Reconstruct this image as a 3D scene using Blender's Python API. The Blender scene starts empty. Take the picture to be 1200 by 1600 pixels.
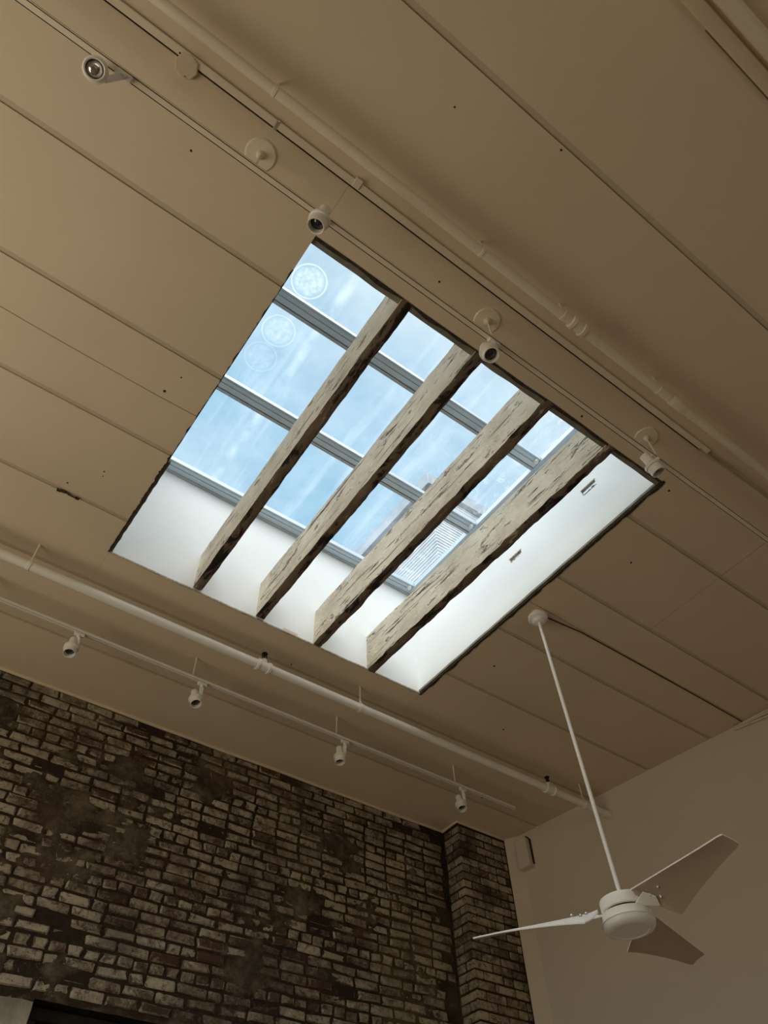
import bpy, bmesh, math, random
from mathutils import Vector, Matrix, noise
random.seed(7)
C = bpy.context.scene.collection
SC = bpy.context.scene
H, EYE = 3.6, 1.6            # ceiling above the eye, eye above the floor (metres)
CZ = H + EYE                 # ceiling height
def W(x, y, z=1.0): return Vector((H*x, H*y, EYE + H*z))

# ------------------------------------------------------------------ camera
cam = bpy.data.cameras.new('camera'); co = bpy.data.objects.new('camera', cam); C.objects.link(co)
FPX = 1137.0468
cx = Vector((0.80708038, -0.58959104, -0.03168089))
cy = Vector((0.45390257, 0.65386585, -0.6053362))
cz = Vector((0.37761585, 0.47417493, 0.79533918))
cx.normalize(); cz = (cz - cx*cx.dot(cz)).normalized(); cy = cz.cross(cx)
R = Matrix((cx, -cy, -cz)).transposed().to_4x4()
co.matrix_world = Matrix.Translation((0, 0, EYE)) @ R
cam.sensor_fit = 'VERTICAL'; cam.sensor_height = 36.0; cam.lens = FPX/1600*36.0
cam.clip_start = 0.05; cam.clip_end = 300
SC.camera = co

# ------------------------------------------------------------------ sky
wd = bpy.data.worlds.new('sky'); SC.world = wd; wd.use_nodes = True
nt = wd.node_tree; nt.nodes.clear()
def wn(t, **k):
    n = nt.nodes.new(t)
    for a, b in k.items(): setattr(n, a, b)
    return n
tc = wn('ShaderNodeTexCoord'); sep = wn('ShaderNodeSeparateXYZ'); nt.links.new(tc.outputs['Generated'], sep.inputs[0])
nz = wn('ShaderNodeTexNoise'); nz.inputs['Scale'].default_value = 3.2; nz.inputs['Detail'].default_value = 7; nz.inputs['Roughness'].default_value = .62
nt.links.new(tc.outputs['Generated'], nz.inputs['Vector'])
cr = wn('ShaderNodeMapRange'); cr.inputs[1].default_value = .42; cr.inputs[2].default_value = .78; nt.links.new(nz.outputs[0], cr.inputs[0])
gl = wn('ShaderNodeVectorMath', operation='DOT_PRODUCT'); gl.inputs[1].default_value = (.45, -.75, .30); nt.links.new(tc.outputs['Generated'], gl.inputs[0])
gr = wn('ShaderNodeMapRange'); gr.inputs[1].default_value = -.04; gr.inputs[2].default_value = .62; nt.links.new(gl.outputs['Value'], gr.inputs[0])
ad = wn('ShaderNodeMath', operation='MULTIPLY_ADD', use_clamp=True); ad.inputs[1].default_value = .55
nt.links.new(cr.outputs[0], ad.inputs[0]); nt.links.new(gr.outputs[0], ad.inputs[2])
mx = wn('ShaderNodeMixRGB'); mx.inputs[1].default_value = (.37, .64, .84, 1); mx.inputs[2].default_value = (.80, .90, .97, 1); nt.links.new(ad.outputs[0], mx.inputs[0])
hz = wn('ShaderNodeMapRange'); hz.inputs[1].default_value = -.02; hz.inputs[2].default_value = .02; nt.links.new(sep.outputs[2], hz.inputs[0])
mg = wn('ShaderNodeMixRGB'); mg.inputs[1].default_value = (.16, .14, .12, 1); nt.links.new(hz.outputs[0], mg.inputs[0]); nt.links.new(mx.outputs[0], mg.inputs[2])
bg = wn('ShaderNodeBackground'); bg.inputs['Strength'].default_value = 1.0; nt.links.new(mg.outputs[0], bg.inputs[0])
wo = wn('ShaderNodeOutputWorld'); nt.links.new(bg.outputs[0], wo.inputs[0])

# ------------------------------------------------------------------ lights and exposure
def lamp(name, kind, loc, target, energy, color, **k):
    l = bpy.data.lights.new(name, kind); l.energy = energy; l.color = color
    for a, b in k.items(): setattr(l, a, b)
    o = bpy.data.objects.new(name, l); C.objects.link(o); o.location = loc
    o.rotation_euler = (Vector(target) - Vector(loc)).to_track_quat('-Z', 'Y').to_euler()
    return o
# hazy sun high above the roof, softened by thin cloud
lamp('sun', 'SUN', (-2.5, -1.3, 12.2), (1.7, 2.2, 4.2), 5.7, (1.0, .975, .93), angle=math.radians(95))
# daylight lamps added at unseen left and front windows; left one tilted up as fill
lamp('window_fill_left', 'AREA', (-2.9, 2.5, 2.6), (0.6, 1.5, 4.7), 60, (1.0, .895, .69), shape='RECTANGLE', size=2.8, size_y=2.2)
lamp('window_daylight_front', 'AREA', (-0.2, -4.6, 2.7), (1.2, 4.0, 1.6), 24, (1.0, .93, .75), shape='RECTANGLE', size=4.6, size_y=2.4)
SC.view_settings.view_transform = 'Standard'
SC.view_settings.look = 'None'
SC.view_settings.gamma = 1.0
SC.view_settings.use_curve_mapping = False
SC.view_settings.exposure = 0.0
try: SC.cycles.max_bounces = 10; SC.cycles.diffuse_bounces = 6; SC.cycles.transparent_max_bounces = 16; SC.cycles.use_denoising = True
except Exception: pass

# ------------------------------------------------------------------ helpers: materials
def newmat(name):
    m = bpy.data.materials.new(name); m.use_nodes = True
    t = m.node_tree; t.nodes.clear()
    return m, t
class G:
    """tiny node-graph helper"""
    def __init__(s, name):
        s.m, s.t = newmat(name)
        s.tc = s.t.nodes.new('ShaderNodeTexCoord')
    def n(s, t, ins=None, **k):
        n = s.t.nodes.new(t)
        for a, b in k.items(): setattr(n, a, b)
        for a, b in (ins or {}).items():
            if hasattr(b, 'is_linked') or hasattr(b, 'links'): s.t.links.new(b, n.inputs[a])
            else: n.inputs[a].default_value = b
        return n
    def noise(s, scale, detail=4, rough=.55, vec=None, out=0, dist=0.0):
        return s.n('ShaderNodeTexNoise', {'Vector': vec or s.tc.outputs['Object'], 'Scale': scale, 'Detail': detail, 'Roughness': rough, 'Distortion': dist}).outputs[out]
    def mapv(s, scale, vec=None, loc=(0, 0, 0)):
        return s.n('ShaderNodeMapping', {'Vector': vec or s.tc.outputs['Object'], 'Scale': scale, 'Location': loc}).outputs[0]
    def rng(s, v, a, b, c=0.0, d=1.0):
        return s.n('ShaderNodeMapRange', {0: v, 1: a, 2: b, 3: c, 4: d}).outputs[0]
    def math(s, op, a, b=0.0, c=0.0, clamp=False):
        return s.n('ShaderNodeMath', {0: a, 1: b, 2: c}, operation=op, use_clamp=clamp).outputs[0]
    def mix(s, f, a, b):
        a = (*a, 1) if isinstance(a, tuple) and len(a) == 3 else a
        b = (*b, 1) if isinstance(b, tuple) and len(b) == 3 else b
        return s.n('ShaderNodeMixRGB', {0: f, 1: a, 2: b}).outputs[0]
    def done(s, col, rough=.6, metal=0.0, bump=None, bstr=.2, bdist=.01, spec=.3):
        p = s.n('ShaderNodeBsdfPrincipled', {'Base Color': (*col, 1) if isinstance(col, tuple) and len(col) == 3 else col, 'Roughness': rough, 'Metallic': metal, 'Specular IOR Level': spec})
        if bump is not None:
            b = s.n('ShaderNodeBump', {'Height': bump, 'Strength': bstr, 'Distance': bdist})
            s.t.links.new(b.outputs[0], p.inputs['Normal'])
        o = s.n('ShaderNodeOutputMaterial', {0: p.outputs[0]})
        return s.m
def paint(name, col, var=.06, rough=.6, scale=2.2, grain=160, bstr=.12, spec=.25, metal=0.0):
    g = G(name)
    f = g.rng(g.noise(scale, 5), .3, .7)
    c = g.mix(f, tuple(x*(1-var) for x in col), tuple(min(1, x*(1+var)) for x in col))
    return g.done(c, rough, metal, g.noise(grain, 3), bstr, .004, spec)

M = {}
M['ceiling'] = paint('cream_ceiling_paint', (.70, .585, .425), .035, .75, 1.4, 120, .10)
M['joint'] = paint('shaded_joint_paint', (.56, .465, .34), .04, .8, 1.4, 120, .10)  # ceiling paint darkened, the tilted taper's shade put into its colour
M['seam'] = paint('grimy_joint', (.20, .15, .10), .2, .9)
M['wall'] = paint('cream_wall_paint', (.66, .58, .47), .03, .7, 1.2, 90, .10)
M['wallroom'] = paint('room_wall_paint', (.62, .53, .40), .03, .8)
M['shaft'] = paint('white_shaft_paint', (.84, .85, .84), .025, .7, 2.0, 60, .06)
M['pipe'] = paint('cream_pipe_paint', (.77, .675, .52), .05, .34, 5, 200, .05, .45)
M['white'] = paint('white_enamel', (.80, .77, .70), .02, .38, 4, 200, .03, .5)
M['fan'] = paint('white_fan_enamel', (.90, .87, .81), .02, .35, 4, 200, .02, .5)
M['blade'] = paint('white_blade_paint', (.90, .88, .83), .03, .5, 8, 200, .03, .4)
M['blade_under'] = paint('shaded_blade_underside', (.50, .385, .28), .05, .55, 6, 120, .05, .3)  # white blade's warm shaded underside put into its colour
M['pipe_white'] = paint('white_pipe_paint', (.84, .80, .72), .04, .40, 5, 200, .05, .5)
M['black'] = paint('black_void', (.012, .011, .010), .1, .9)
M['darkrim'] = paint('dark_ragged_edge', (.055, .042, .032), .5, .95, 40)
M['olive'] = paint('dusty_edge_board', (.26, .24, .19), .25, .9, 14)
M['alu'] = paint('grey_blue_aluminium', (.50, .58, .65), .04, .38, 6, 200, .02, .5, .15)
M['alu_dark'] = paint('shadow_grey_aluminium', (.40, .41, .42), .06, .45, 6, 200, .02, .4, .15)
M['gasket'] = paint('black_gasket', (.015, .015, .017), .1, .7)
M['metal'] = paint('dull_steel', (.55, .53, .50), .1, .35, 9, 200, .03, .5, .9)
M['rust'] = paint('dark_sprinkler_metal', (.03, .026, .022), .3, .5, 30, 200, .1, .5, .5)
M['lens'] = paint('dark_lamp_lens', (.02, .02, .022), .1, .06, 5, 50, 0, .9)
M['reflector'] = paint('chrome_reflector', (.75, .74, .72), .05, .12, 5, 50, 0, .9, 1.0)
M['cable'] = paint('dark_cable', (.03, .025, .02), .1, .7)
M['cablew'] = paint('painted_cable', (.45, .39, .30), .06, .6)
M['dark_wood'] = paint('dark_door_wood', (.025, .018, .013), .3, .6, 12)
M['dust'] = paint('torn_paper', (.46, .40, .32), .4, .9, 60)
M['building'] = paint('pale_siding', (.60, .66, .70), .12, .8, 3.0, 40, .2)
M['coping'] = paint('grey_coping', (.40, .46, .52), .06, .7, 3.0)
M['roof'] = paint('roof_felt', (.25, .25, .25), .1, .9)

def m_floor():
    g = G('warm_wood_floor')
    br = g.n('ShaderNodeTexBrick', {'Vector': g.tc.outputs['Object'], 'Color1': (.16, .105, .060, 1), 'Color2': (.13, .085, .048, 1), 'Mortar': (.12, .07, .04, 1), 'Scale': 1.0, 'Mortar Size': .003, 'Brick Width': 1.4, 'Row Height': .09})
    return g.done(br.outputs[0], .45)
M['floor'] = m_floor()

def grime(g, pos, c):
    """stains that run over brick and mortar alike"""
    dk = g.rng(g.noise(1.9, 6, .62, pos, dist=.5), .52, .66, 0, .72)
    c = g.mix(dk, c, (.050, .037, .027))
    red = g.rng(g.noise(2.3, 5, .62, g.mapv((1, 1, 1), pos, (4, 2, 7))), .57, .66, 0, .62)
    c = g.mix(red, c, (.105, .048, .032))
    ol = g.rng(g.noise(1.2, 4, .6, g.mapv((1, 1, 1), pos, (1, 8, 3))), .54, .70, 0, .40)
    c = g.mix(ol, c, (.27, .215, .125))
    fl = g.noise(26, 6, .8, pos, dist=2.4)
    fz = g.math('MULTIPLY', g.rng(fl, .575, .62, 0, .75), g.rng(g.noise(2.8, 4, .6, g.mapv((1, 1, 1), pos, (7, 3, 9))), .47, .60))
    return g.mix(fz, c, (.47, .41, .32)), fz
def m_brick():
    g = G('weathered_painted_brick')
    gi = g.n('ShaderNodeNewGeometry'); oi = g.n('ShaderNodeObjectInfo')
    rnd = g.math('FRACT', g.math('ADD', gi.outputs['Random Per Island'], g.math('MULTIPLY', oi.outputs['Random'], 7.31)))
    pos = gi.outputs['Position']
    base = g.mix(rnd, (.085, .042, .027), (.19, .125, .085))
    big = g.noise(1.0, 4, .6, pos); mid = g.noise(12, 6, .7, pos); fine = g.noise(55, 5, .75, pos, dist=1.0)
    f = g.math('ADD', g.math('MULTIPLY', big, 1.0), g.math('MULTIPLY', mid, .65))
    f = g.math('ADD', f, g.math('MULTIPLY', fine, .55))
    f = g.math('ADD', f, g.math('MULTIPLY', rnd, .30))
    f = g.rng(f, 1.08, 1.34)
    wash = g.mix(g.noise(6, 4, .6, pos), (.30, .24, .165), (.62, .53, .405))
    c = g.mix(f, base, wash)
    dirt = g.rng(g.noise(20, 7, .8, pos, dist=.8), .51, .60, 0, .88)
    c = g.mix(dirt, c, (.070, .047, .032))
    c, fz = grime(g, pos, c)
    hh = g.math('ADD', g.math('MULTIPLY', g.noise(50, 6, .75, pos), .8), g.math('ADD', g.math('MULTIPLY', f, .3), g.math('MULTIPLY', fz, .5)))
    return g.done(c, .92, 0, hh, .8, .014, .15)
M['brick'] = m_brick()

def m_mortar():
    g = G('dark_mortar_and_smears')
    pos = g.tc.outputs['Object']
    at = g.n('ShaderNodeAttribute', attribute_name='smear').outputs['Fac']
    dark = g.mix(g.noise(25, 4, .6, pos), (.026, .018, .013), (.070, .048, .033))
    sm = g.mix(g.rng(g.noise(5.5, 6, .7, pos), .40, .70), (.060, .044, .031), (.24, .185, .125))
    c = g.mix(g.rng(at, .15, .6), dark, sm)
    c, fz = grime(g, pos, c)
    return g.done(c, .95, 0, g.math('ADD', g.noise(34, 7, .75, pos), g.math('MULTIPLY', fz, .4)), .9, .02, .1)
M['mortar'] = m_mortar()

def m_stone():
    g = G('pale_stone_jamb')
    c = g.mix(g.rng(g.noise(6, 5, .7), .35, .7), (.22, .19, .145), (.44, .39, .31))
    return g.done(c, .9, 0, g.noise(30, 6, .7), .6, .01)
M['stone'] = m_stone()

def m_beam_side():
    g = G('flaking_cream_painted_timber')
    o = g.tc.outputs['Object']
    lon = g.mapv((24, 1.5, 24), o)
    crack = g.noise(1.0, 6, .72, lon, dist=1.2)
    fl = g.noise(7, 6, .72, g.mapv((2.4, .8, 2.4), o, (3, 1, 2)))
    base = g.mix(g.rng(g.noise(3.0, 5, .6), .3, .7), (.48, .41, .31), (.74, .67, .55))
    brown = g.rng(fl, .575, .62, 0, .88)
    c = g.mix(brown, base, (.20, .13, .085))
    edge = g.rng(fl, .53, .57, 0, .75)
    c = g.mix(g.math('SUBTRACT', edge, brown, clamp=True), c, (.80, .74, .62))
    ck = g.rng(crack, .575, .615, 0, .95)
    gate = g.rng(g.noise(2.6, 3, .5, g.mapv((1, 1, 1), o, (9, 4, 1))), .42, .52)
    ck = g.math('MULTIPLY', ck, gate)
    c = g.mix(ck, c, (.050, .034, .024))
    hgt = g.math('SUBTRACT', g.math('MULTIPLY', g.noise(28, 6, .7), .6), g.math('ADD', ck, g.math('MULTIPLY', brown, .6)))
    return g.done(c, .85, 0, hgt, .75, .014, .2)
M['beam_side'] = m_beam_side()

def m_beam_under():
    g = G('dark_joist_underside')  # underside coloured darker than the sides, with black and cream patches
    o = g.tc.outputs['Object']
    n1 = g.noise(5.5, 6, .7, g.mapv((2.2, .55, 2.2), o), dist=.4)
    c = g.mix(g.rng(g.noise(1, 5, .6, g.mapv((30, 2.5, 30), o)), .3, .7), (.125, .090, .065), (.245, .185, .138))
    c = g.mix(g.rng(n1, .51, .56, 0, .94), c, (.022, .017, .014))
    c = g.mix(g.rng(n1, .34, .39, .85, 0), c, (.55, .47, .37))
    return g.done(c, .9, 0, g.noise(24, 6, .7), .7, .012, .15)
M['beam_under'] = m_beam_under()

def m_glass():
    g = G('dusty_skylight_glass')
    o = g.tc.outputs['Object']
    sp = g.n('ShaderNodeSeparateXYZ', {0: o})
    x, y = sp.outputs[0], sp.outputs[1]
    base = g.math('MULTIPLY', g.rng(g.noise(2.2, 6, .68), .36, .70), .055)
    st = g.math('MULTIPLY', g.rng(g.noise(1.0, 5, .65, g.mapv((7.5, .55, 1), o)), .52, .72), .06)
    fac = g.math('ADD', base, st)
    scr = g.rng(g.noise(9, 5, .75, o, dist=2.2), .54, .64, 0, .10)
    scr = g.math('MULTIPLY', scr, g.rng(x, 2.0, 2.9))
    fac = g.math('ADD', fac, scr)
    for (a, b, r, k) in ((.2, .434, .115, .15), (.204, .548, .112, .08), (.203, .613, .110, .045)):
        dx = g.math('SUBTRACT', x, a*H); dy = g.math('SUBTRACT', y, b*H)
        d = g.math('SQRT', g.math('ADD', g.math('MULTIPLY', dx, dx), g.math('MULTIPLY', dy, dy)))
        ring = g.rng(g.math('ABSOLUTE', g.math('SUBTRACT', d, r)), .002, .007, 1, 0)
        ins = g.math('MULTIPLY', g.rng(d, r*.70, r*.92, 1, 0), g.rng(g.noise(38, 5, .75), .38, .62, .05, 1.0))
        fac = g.math('ADD', fac, g.math('MULTIPLY', g.math('MAXIMUM', g.math('MULTIPLY', ring, .8), g.math('MULTIPLY', ins, .9)), k))
    # one long wiped streak
    s1 = g.rng(g.math('ABSOLUTE', g.math('SUBTRACT', x, .265*H)), .008, .045, 1, 0)
    s1 = g.math('MULTIPLY', s1, g.rng(g.noise(3.5, 4, .6, g.mapv((1, 1, 1), o, (2, 5, 0))), .42, .60, 0, .10))
    fac = g.math('ADD', fac, s1, clamp=True)
    tr = g.n('ShaderNodeBsdfTransparent', {0: (.955, .975, .985, 1)})
    du = g.n('ShaderNodeBsdfTranslucent', {0: (.93, .96, .98, 1)})
    m1 = g.n('ShaderNodeMixShader', {0: fac, 1: tr.outputs[0], 2: du.outputs[0]})
    g.n('ShaderNodeOutputMaterial', {0: m1.outputs[0]})
    return g.m
M['glass'] = m_glass()

# ------------------------------------------------------------------ helpers: meshes
class MB:
    def __init__(s): s.v = []; s.f = []; s.mi = []; s.cur = 0
    def mat(s, i): s.cur = i; return s
    def add(s, vs, fs):
        b = len(s.v); s.v += [tuple(q) for q in vs]
        for f in fs: s.f.append(tuple(b+i for i in f)); s.mi.append(s.cur)
        return s
    def box(s, a, b, bev=0.0):
        (x0, y0, z0), (x1, y1, z1) = a, b
        if bev <= 0:
            return s.add([(x0,y0,z0),(x1,y0,z0),(x1,y1,z0),(x0,y1,z0),(x0,y0,z1),(x1,y0,z1),(x1,y1,z1),(x0,y1,z1)],
                     [(0,3,2,1),(4,5,6,7),(0,1,5,4),(1,2,6,5),(2,3,7,6),(3,0,4,7)])
        bm = bmesh.new(); bmesh.ops.create_cube(bm, size=1)
        for v in bm.verts: v.co = Vector((x0+(v.co.x+.5)*(x1-x0), y0+(v.co.y+.5)*(y1-y0), z0+(v.co.z+.5)*(z1-z0)))
        bmesh.ops.bevel(bm, geom=bm.edges[:], offset=bev, segments=1, affect='EDGES')
        bm.verts.index_update()
        s.add([v.co.copy() for v in bm.verts], [tuple(v.index for v in f.verts) for f in bm.faces]); bm.free()
        return s
    def lathe(s, o, d, prof, n=24, cap0=True, cap1=True):
        """prof: (distance along d, radius) pairs"""
        o = Vector(o); d = Vector(d).normalized(); u = d.orthogonal().normalized(); w = d.cross(u)
        vs = []; fs = []
        for (t, r) in prof:
            for k in range(n):
                a = 2*math.pi*k/n; vs.append(o + d*t + (u*math.cos(a) + w*math.sin(a))*r)
        for i in range(len(prof)-1):
            for k in range(n):
                k2 = (k+1) % n; fs.append((i*n+k, i*n+k2, (i+1)*n+k2, (i+1)*n+k))
        if cap0: fs.append(tuple(reversed(range(n))))
        if cap1: fs.append(tuple(range((len(prof)-1)*n, len(prof)*n)))
        return s.add(vs, fs)
    def cyl(s, a, b, r, n=16):
        a = Vector(a); b = Vector(b)
        return s.lathe(a, b-a, [(0, r), ((b-a).length, r)], n)
    def tube(s, pts, r, n=8):
        pts = [Vector(p) for p in pts]; vs = []; fs = []; u = None
        for i, p in enumerate(pts):
            t = (pts[min(i+1, len(pts)-1)] - pts[max(i-1, 0)]).normalized()
            u = t.orthogonal().normalized() if u is None else (u - t*t.dot(u)).normalized()
            w = t.cross(u)
            for k in range(n):
                a = 2*math.pi*k/n; vs.append(p + (u*math.cos(a)+w*math.sin(a))*r)
        for i in range(len(pts)-1):
            for k in range(n):
                k2 = (k+1) % n; fs.append((i*n+k, i*n+k2, (i+1)*n+k2, (i+1)*n+k))
        fs.append(tuple(reversed(range(n)))); fs.append(tuple(range((len(pts)-1)*n, len(pts)*n)))
        return s.add(vs, fs)
    def mesh(s, name, mats, smooth=35):
        me = bpy.data.meshes.new(name); me.from_pydata(s.v, [], s.f)
        for m in (mats if isinstance(mats, (list, tuple)) else [mats]): me.materials.append(M[m] if isinstance(m, str) else m)
        me.polygons.foreach_set('material_index', s.mi)
        bm = bmesh.new(); bm.from_mesh(me); bmesh.ops.recalc_face_normals(bm, faces=bm.faces[:]); bm.to_mesh(me); bm.free()
        if smooth:
            me.polygons.foreach_set('use_smooth', [True]*len(me.polygons)); me.set_sharp_from_angle(angle=math.radians(smooth))
        me.update(); return me
    def build(s, name, mats, parent=None, smooth=35):
        o = bpy.data.objects.new(name, s.mesh(name, mats, smooth)); C.objects.link(o)
        if parent is not None: o.parent = parent
        return o
def thing(name, label, cat, loc=(0, 0, 0), group=None):
    o = bpy.data.objects.new(name, None); C.objects.link(o); o.location = loc; o.empty_display_size = .1
    o['label'] = label; o['category'] = cat
    if group: o['group'] = group
    return o
def struct(o, label=None):
    o['kind'] = 'structure'
    if label: o['label'] = label
    return o

# ================================================================== STRUCTURE
SX0, SX1, SY0, SY1 = .126*H, .826*H, .274*H, .946*H        # skylight opening
GZ = EYE + 1.295*H                                         # underside of the glazing bars
BY = 1.355*H                                               # face of the brick wall
A = Vector((1.402*H, 1.263*H)); B = Vector((1.509*H, .555*H)); TW = (B-A).normalized()   # line of the right wall
NW = Vector((TW.y, -TW.x))                                 # normal of the right wall, into the room
def rwall(s, z, off=0.0):
    p = A + TW*s + NW*off; return Vector((p.x, p.y, z))
XL, YF = -2.75, -4.4
xr = lambda y: A.x + (A.y - y)*(-TW.x/TW.y)                # x of the right wall at a given y

b = MB().box((XL-.3, YF-.3, -.1), (7.5, BY+.3, 0)); struct(b.build('floor', 'floor'), 'warm wooden floor of the loft')

# ceiling: backing slab with the skylight hole, then the panels under it
T = .014
c = MB()
z0, z1 = CZ+T, CZ+.16
e = .04
for (xa, xb, ya, yb) in ((XL-.3, SX0-e, YF-.3, BY+.3), (SX1+e, 7.5, YF-.3, BY+.3), (SX0-e, SX1+e, YF-.3, SY0-e), (SX0-e, SX1+e, SY1+e, BY+.3)):
    c.box((xa, ya, z0), (xb, yb, z1))
ceiling = struct(c.build('ceiling', 'seam'), 'cream painted panel ceiling of the loft with a rectangular skylight opening')

seams = [YF, -1.02*H, -.85*H, -.68*H, -.51*H, -.35*H, -.187*H, .0, .192*H, .361*H, .536*H, .612*H, .702*H, .867*H, 1.034*H, 1.204*H, BY+.1]
thin = {.612*H}
def panel(x0, x1, y0, y1, last_thin):
    """one ceiling board; its far edge tapers up into the joint"""
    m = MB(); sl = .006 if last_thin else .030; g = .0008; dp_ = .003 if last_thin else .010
    n = max(2, int((x1-x0)/.22)); rows = []
    for i in range(n+1):
        x = x0 + (x1-x0)*i/n
        j = (noise.noise((x*2.1, y1*3, 1))*(.010 if last_thin else .002)) if 0 < i < n else 0
        jb = (noise.noise((x*2.1, y0*3, 1))*(.010 if y0 in thin else .002)) if 0 < i < n else 0
        w = noise.noise((x*.8, (y0+y1)*.5, 4))*.0015
        rows.append([(x, y0+g+jb, z0+.02), (x, y0+g+jb, CZ), (x, (y0+y1)/2, CZ+w), (x, y1-sl+j, CZ), (x, y1-g+j, CZ+dp_), (x, y1-g+j, z0+.02)])
    vs = [p for r in rows for p in r]; fs = []
    b_ = len(m.v); m.v += vs
    for i in range(n):
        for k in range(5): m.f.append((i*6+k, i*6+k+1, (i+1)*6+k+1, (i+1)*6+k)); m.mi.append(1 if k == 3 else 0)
    m.f.append(tuple(range(6))); m.f.append(tuple(range(n*6, n*6+6))); m.mi += [0, 0]
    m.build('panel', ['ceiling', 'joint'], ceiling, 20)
for i in range(len(seams)-1):
    y0, y1 = seams[i], seams[i+1]; lt = y1 in thin
    spans = [(XL, 7.2)]
    if y1 > SY0 and y0 < SY1:
        xe = 7.2
        spans = [(XL, SX0), (SX1, 1.088*H), (1.088*H+.004, 7.2)] if .19*H < y0+.01 < .5*H else [(XL, SX0), (SX1, 7.2)]
        if y0 < SY0:      # strip in front of the opening
            panel(XL, SX0, y0, y1, lt); panel(SX0+.001, SX1-.001, y0, SY0, True); panel(SX1, 1.088*H, y0, y1, lt); panel(1.088*H+.004, 7.2, y0, y1, lt); continue
        if y1 > SY1:      # strip behind the opening
            panel(XL, SX0, y0, y1, lt); panel(SX0+.001, SX1-.001, SY1, y1, lt); panel(SX1, 7.2, y0, y1, lt); continue
    if not lt and y0 in thin: pass
    for (a, q) in spans: panel(a, q, y0, y1, lt)

# skylight shaft walls, the right one with two small broken holes
zt = GZ + .035
MB().box((SX0, SY1, CZ+.002), (SX1, SY1+.03, zt)).build('shaft_wall', 'shaft', ceiling)
MB().box((SX0-.03, SY0, CZ+.02), (SX0, SY1+.03, zt)).build('shaft_wall', 'shaft', ceiling)
MB().box((SX0-.03, SY0-.03, CZ+.02), (SX1+.03, SY0, zt)).build('shaft_wall', 'shaft', ceiling)
holes = [(.384*H, .419*H, EYE+1.1215*H, EYE+1.1385*H), (.594*H, .627*H, EYE+1.121*H, EYE+1.1335*H)]
w = MB()
ys = [SY0] + [q for h in holes for q in h[:2]] + [SY1]
for i in range(len(ys)-1):
    if i % 2 == 0: w.box((SX1, ys[i], CZ+.002), (SX1+.02, ys[i+1], zt))
    else:
        h = holes[i//2]
        w.box((SX1, ys[i], CZ+.002), (SX1+.02, ys[i+1], h[2])); w.box((SX1, ys[i], h[3]), (SX1+.02, ys[i+1], zt))
sw = w.build('shaft_wall', 'shaft', ceiling)
for h in holes:
    k = MB().box((SX1+.06, h[0]-.03, h[2]-.03), (SX1+.07, h[1]+.03, h[3]+.03))
    k.build('hole_lining', 'darkrim', sw)
    k = MB()
    for q in range(5):
        yy = h[0] + (h[1]-h[0])*(q+.5)/5; zz = (h[2]+h[3])/2 + random.uniform(-.02, .02)
        k.add([(SX1+.004+random.random()*.02, yy-.015, zz-.012), (SX1+.012, yy+.018, zz-.002), (SX1+.02, yy+.012, zz+.014), (SX1+.03, yy-.01, zz+.004)], [(0,1,2),(0,2,3),(0,3,1),(1,3,2)])
    k.box((SX1-.003, h[0]-.006, h[3]-.004), (SX1+.02, h[1]+.004, h[3]+.005))
    k.build('torn_edge', 'dust', sw, 0)

# ragged edges round the opening
def ragged(p0, p1, inw, w0, w1, mat, dz0, dz1, name, seed, jit=.6, n=70):
    p0 = Vector(p0); p1 = Vector(p1); inw = Vector(inw); m = MB(); vs = []; fs = []
    for i in range(n+1):
        t = i/n; p = p0.lerp(p1, t)
        a = max(.001, w0*(1+jit*noise.noise((t*22, seed, 0))+.5*jit*noise.noise((t*60, seed, 3))))
        bq = max(.001, w1*(1+jit*noise.noise((t*16, seed, 9))))
        q0 = p - inw*a; q1 = p + inw*bq
        vs += [(q0.x, q0.y, dz0), (q1.x, q1.y, dz0), (q1.x, q1.y, dz1), (q0.x, q0.y, dz1)]
    for i in range(n):
        for k in range(4): fs.append((i*4+k, i*4+(k+1) % 4, (i+1)*4+(k+1) % 4, (i+1)*4+k))
    fs += [(0,1,2,3), (n*4+3, n*4+2, n*4+1, n*4)]
    m.add(vs, fs); return m.build(name, mat, ceiling, 0)
ragged((SX1, SY0-.01, 0), (SX1, SY1+.01, 0), (-1, 0, 0), .016, .004, 'darkrim', CZ-.004, CZ+.012, 'ragged_edge', 1, .9)
ragged((SX1, SY0, 0), (SX1, SY1, 0), (-1, 0, 0), .001, .010, 'olive', CZ+.012, CZ+.03, 'edge_board', 2, .4)
ragged((SX0, .70*H, 0), (SX0, SY1, 0), (1, 0, 0), .009, .001, 'darkrim', CZ-.004, CZ+.01, 'ragged_edge', 3, 1.2)
ragged((SX0, .715*H, 0), (SX0, SY1, 0), (1, 0, 0), .001, .017, 'olive', CZ+.010, CZ+.03, 'edge_board', 4, .3)
ragged((SX0, SY0+.2, 0), (SX0, .70*H, 0), (1, 0, 0), .004, .001, 'darkrim', CZ-.003, CZ+.01, 'ragged_edge', 5, 2.0)
ragged((SX0, SY0, 0), (SX1, SY0, 0), (0, 1, 0), .003, .016, 'darkrim', CZ+.004, CZ+.016, 'ragged_edge', 6, 1.1)  # dark strip painting the shadowed gap below the front board
ragged((SX0, SY0, 0), (SX1, SY0, 0), (0, 1, 0), .001, .046, 'olive', CZ+.016, CZ+.06, 'edge_board', 7, .12)
ragged((SX0, SY1, 0), (SX1, SY1, 0), (0, -1, 0), .004, .003, 'dust', CZ-.003, CZ+.008, 'ragged_edge', 8, 2.0)

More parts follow.
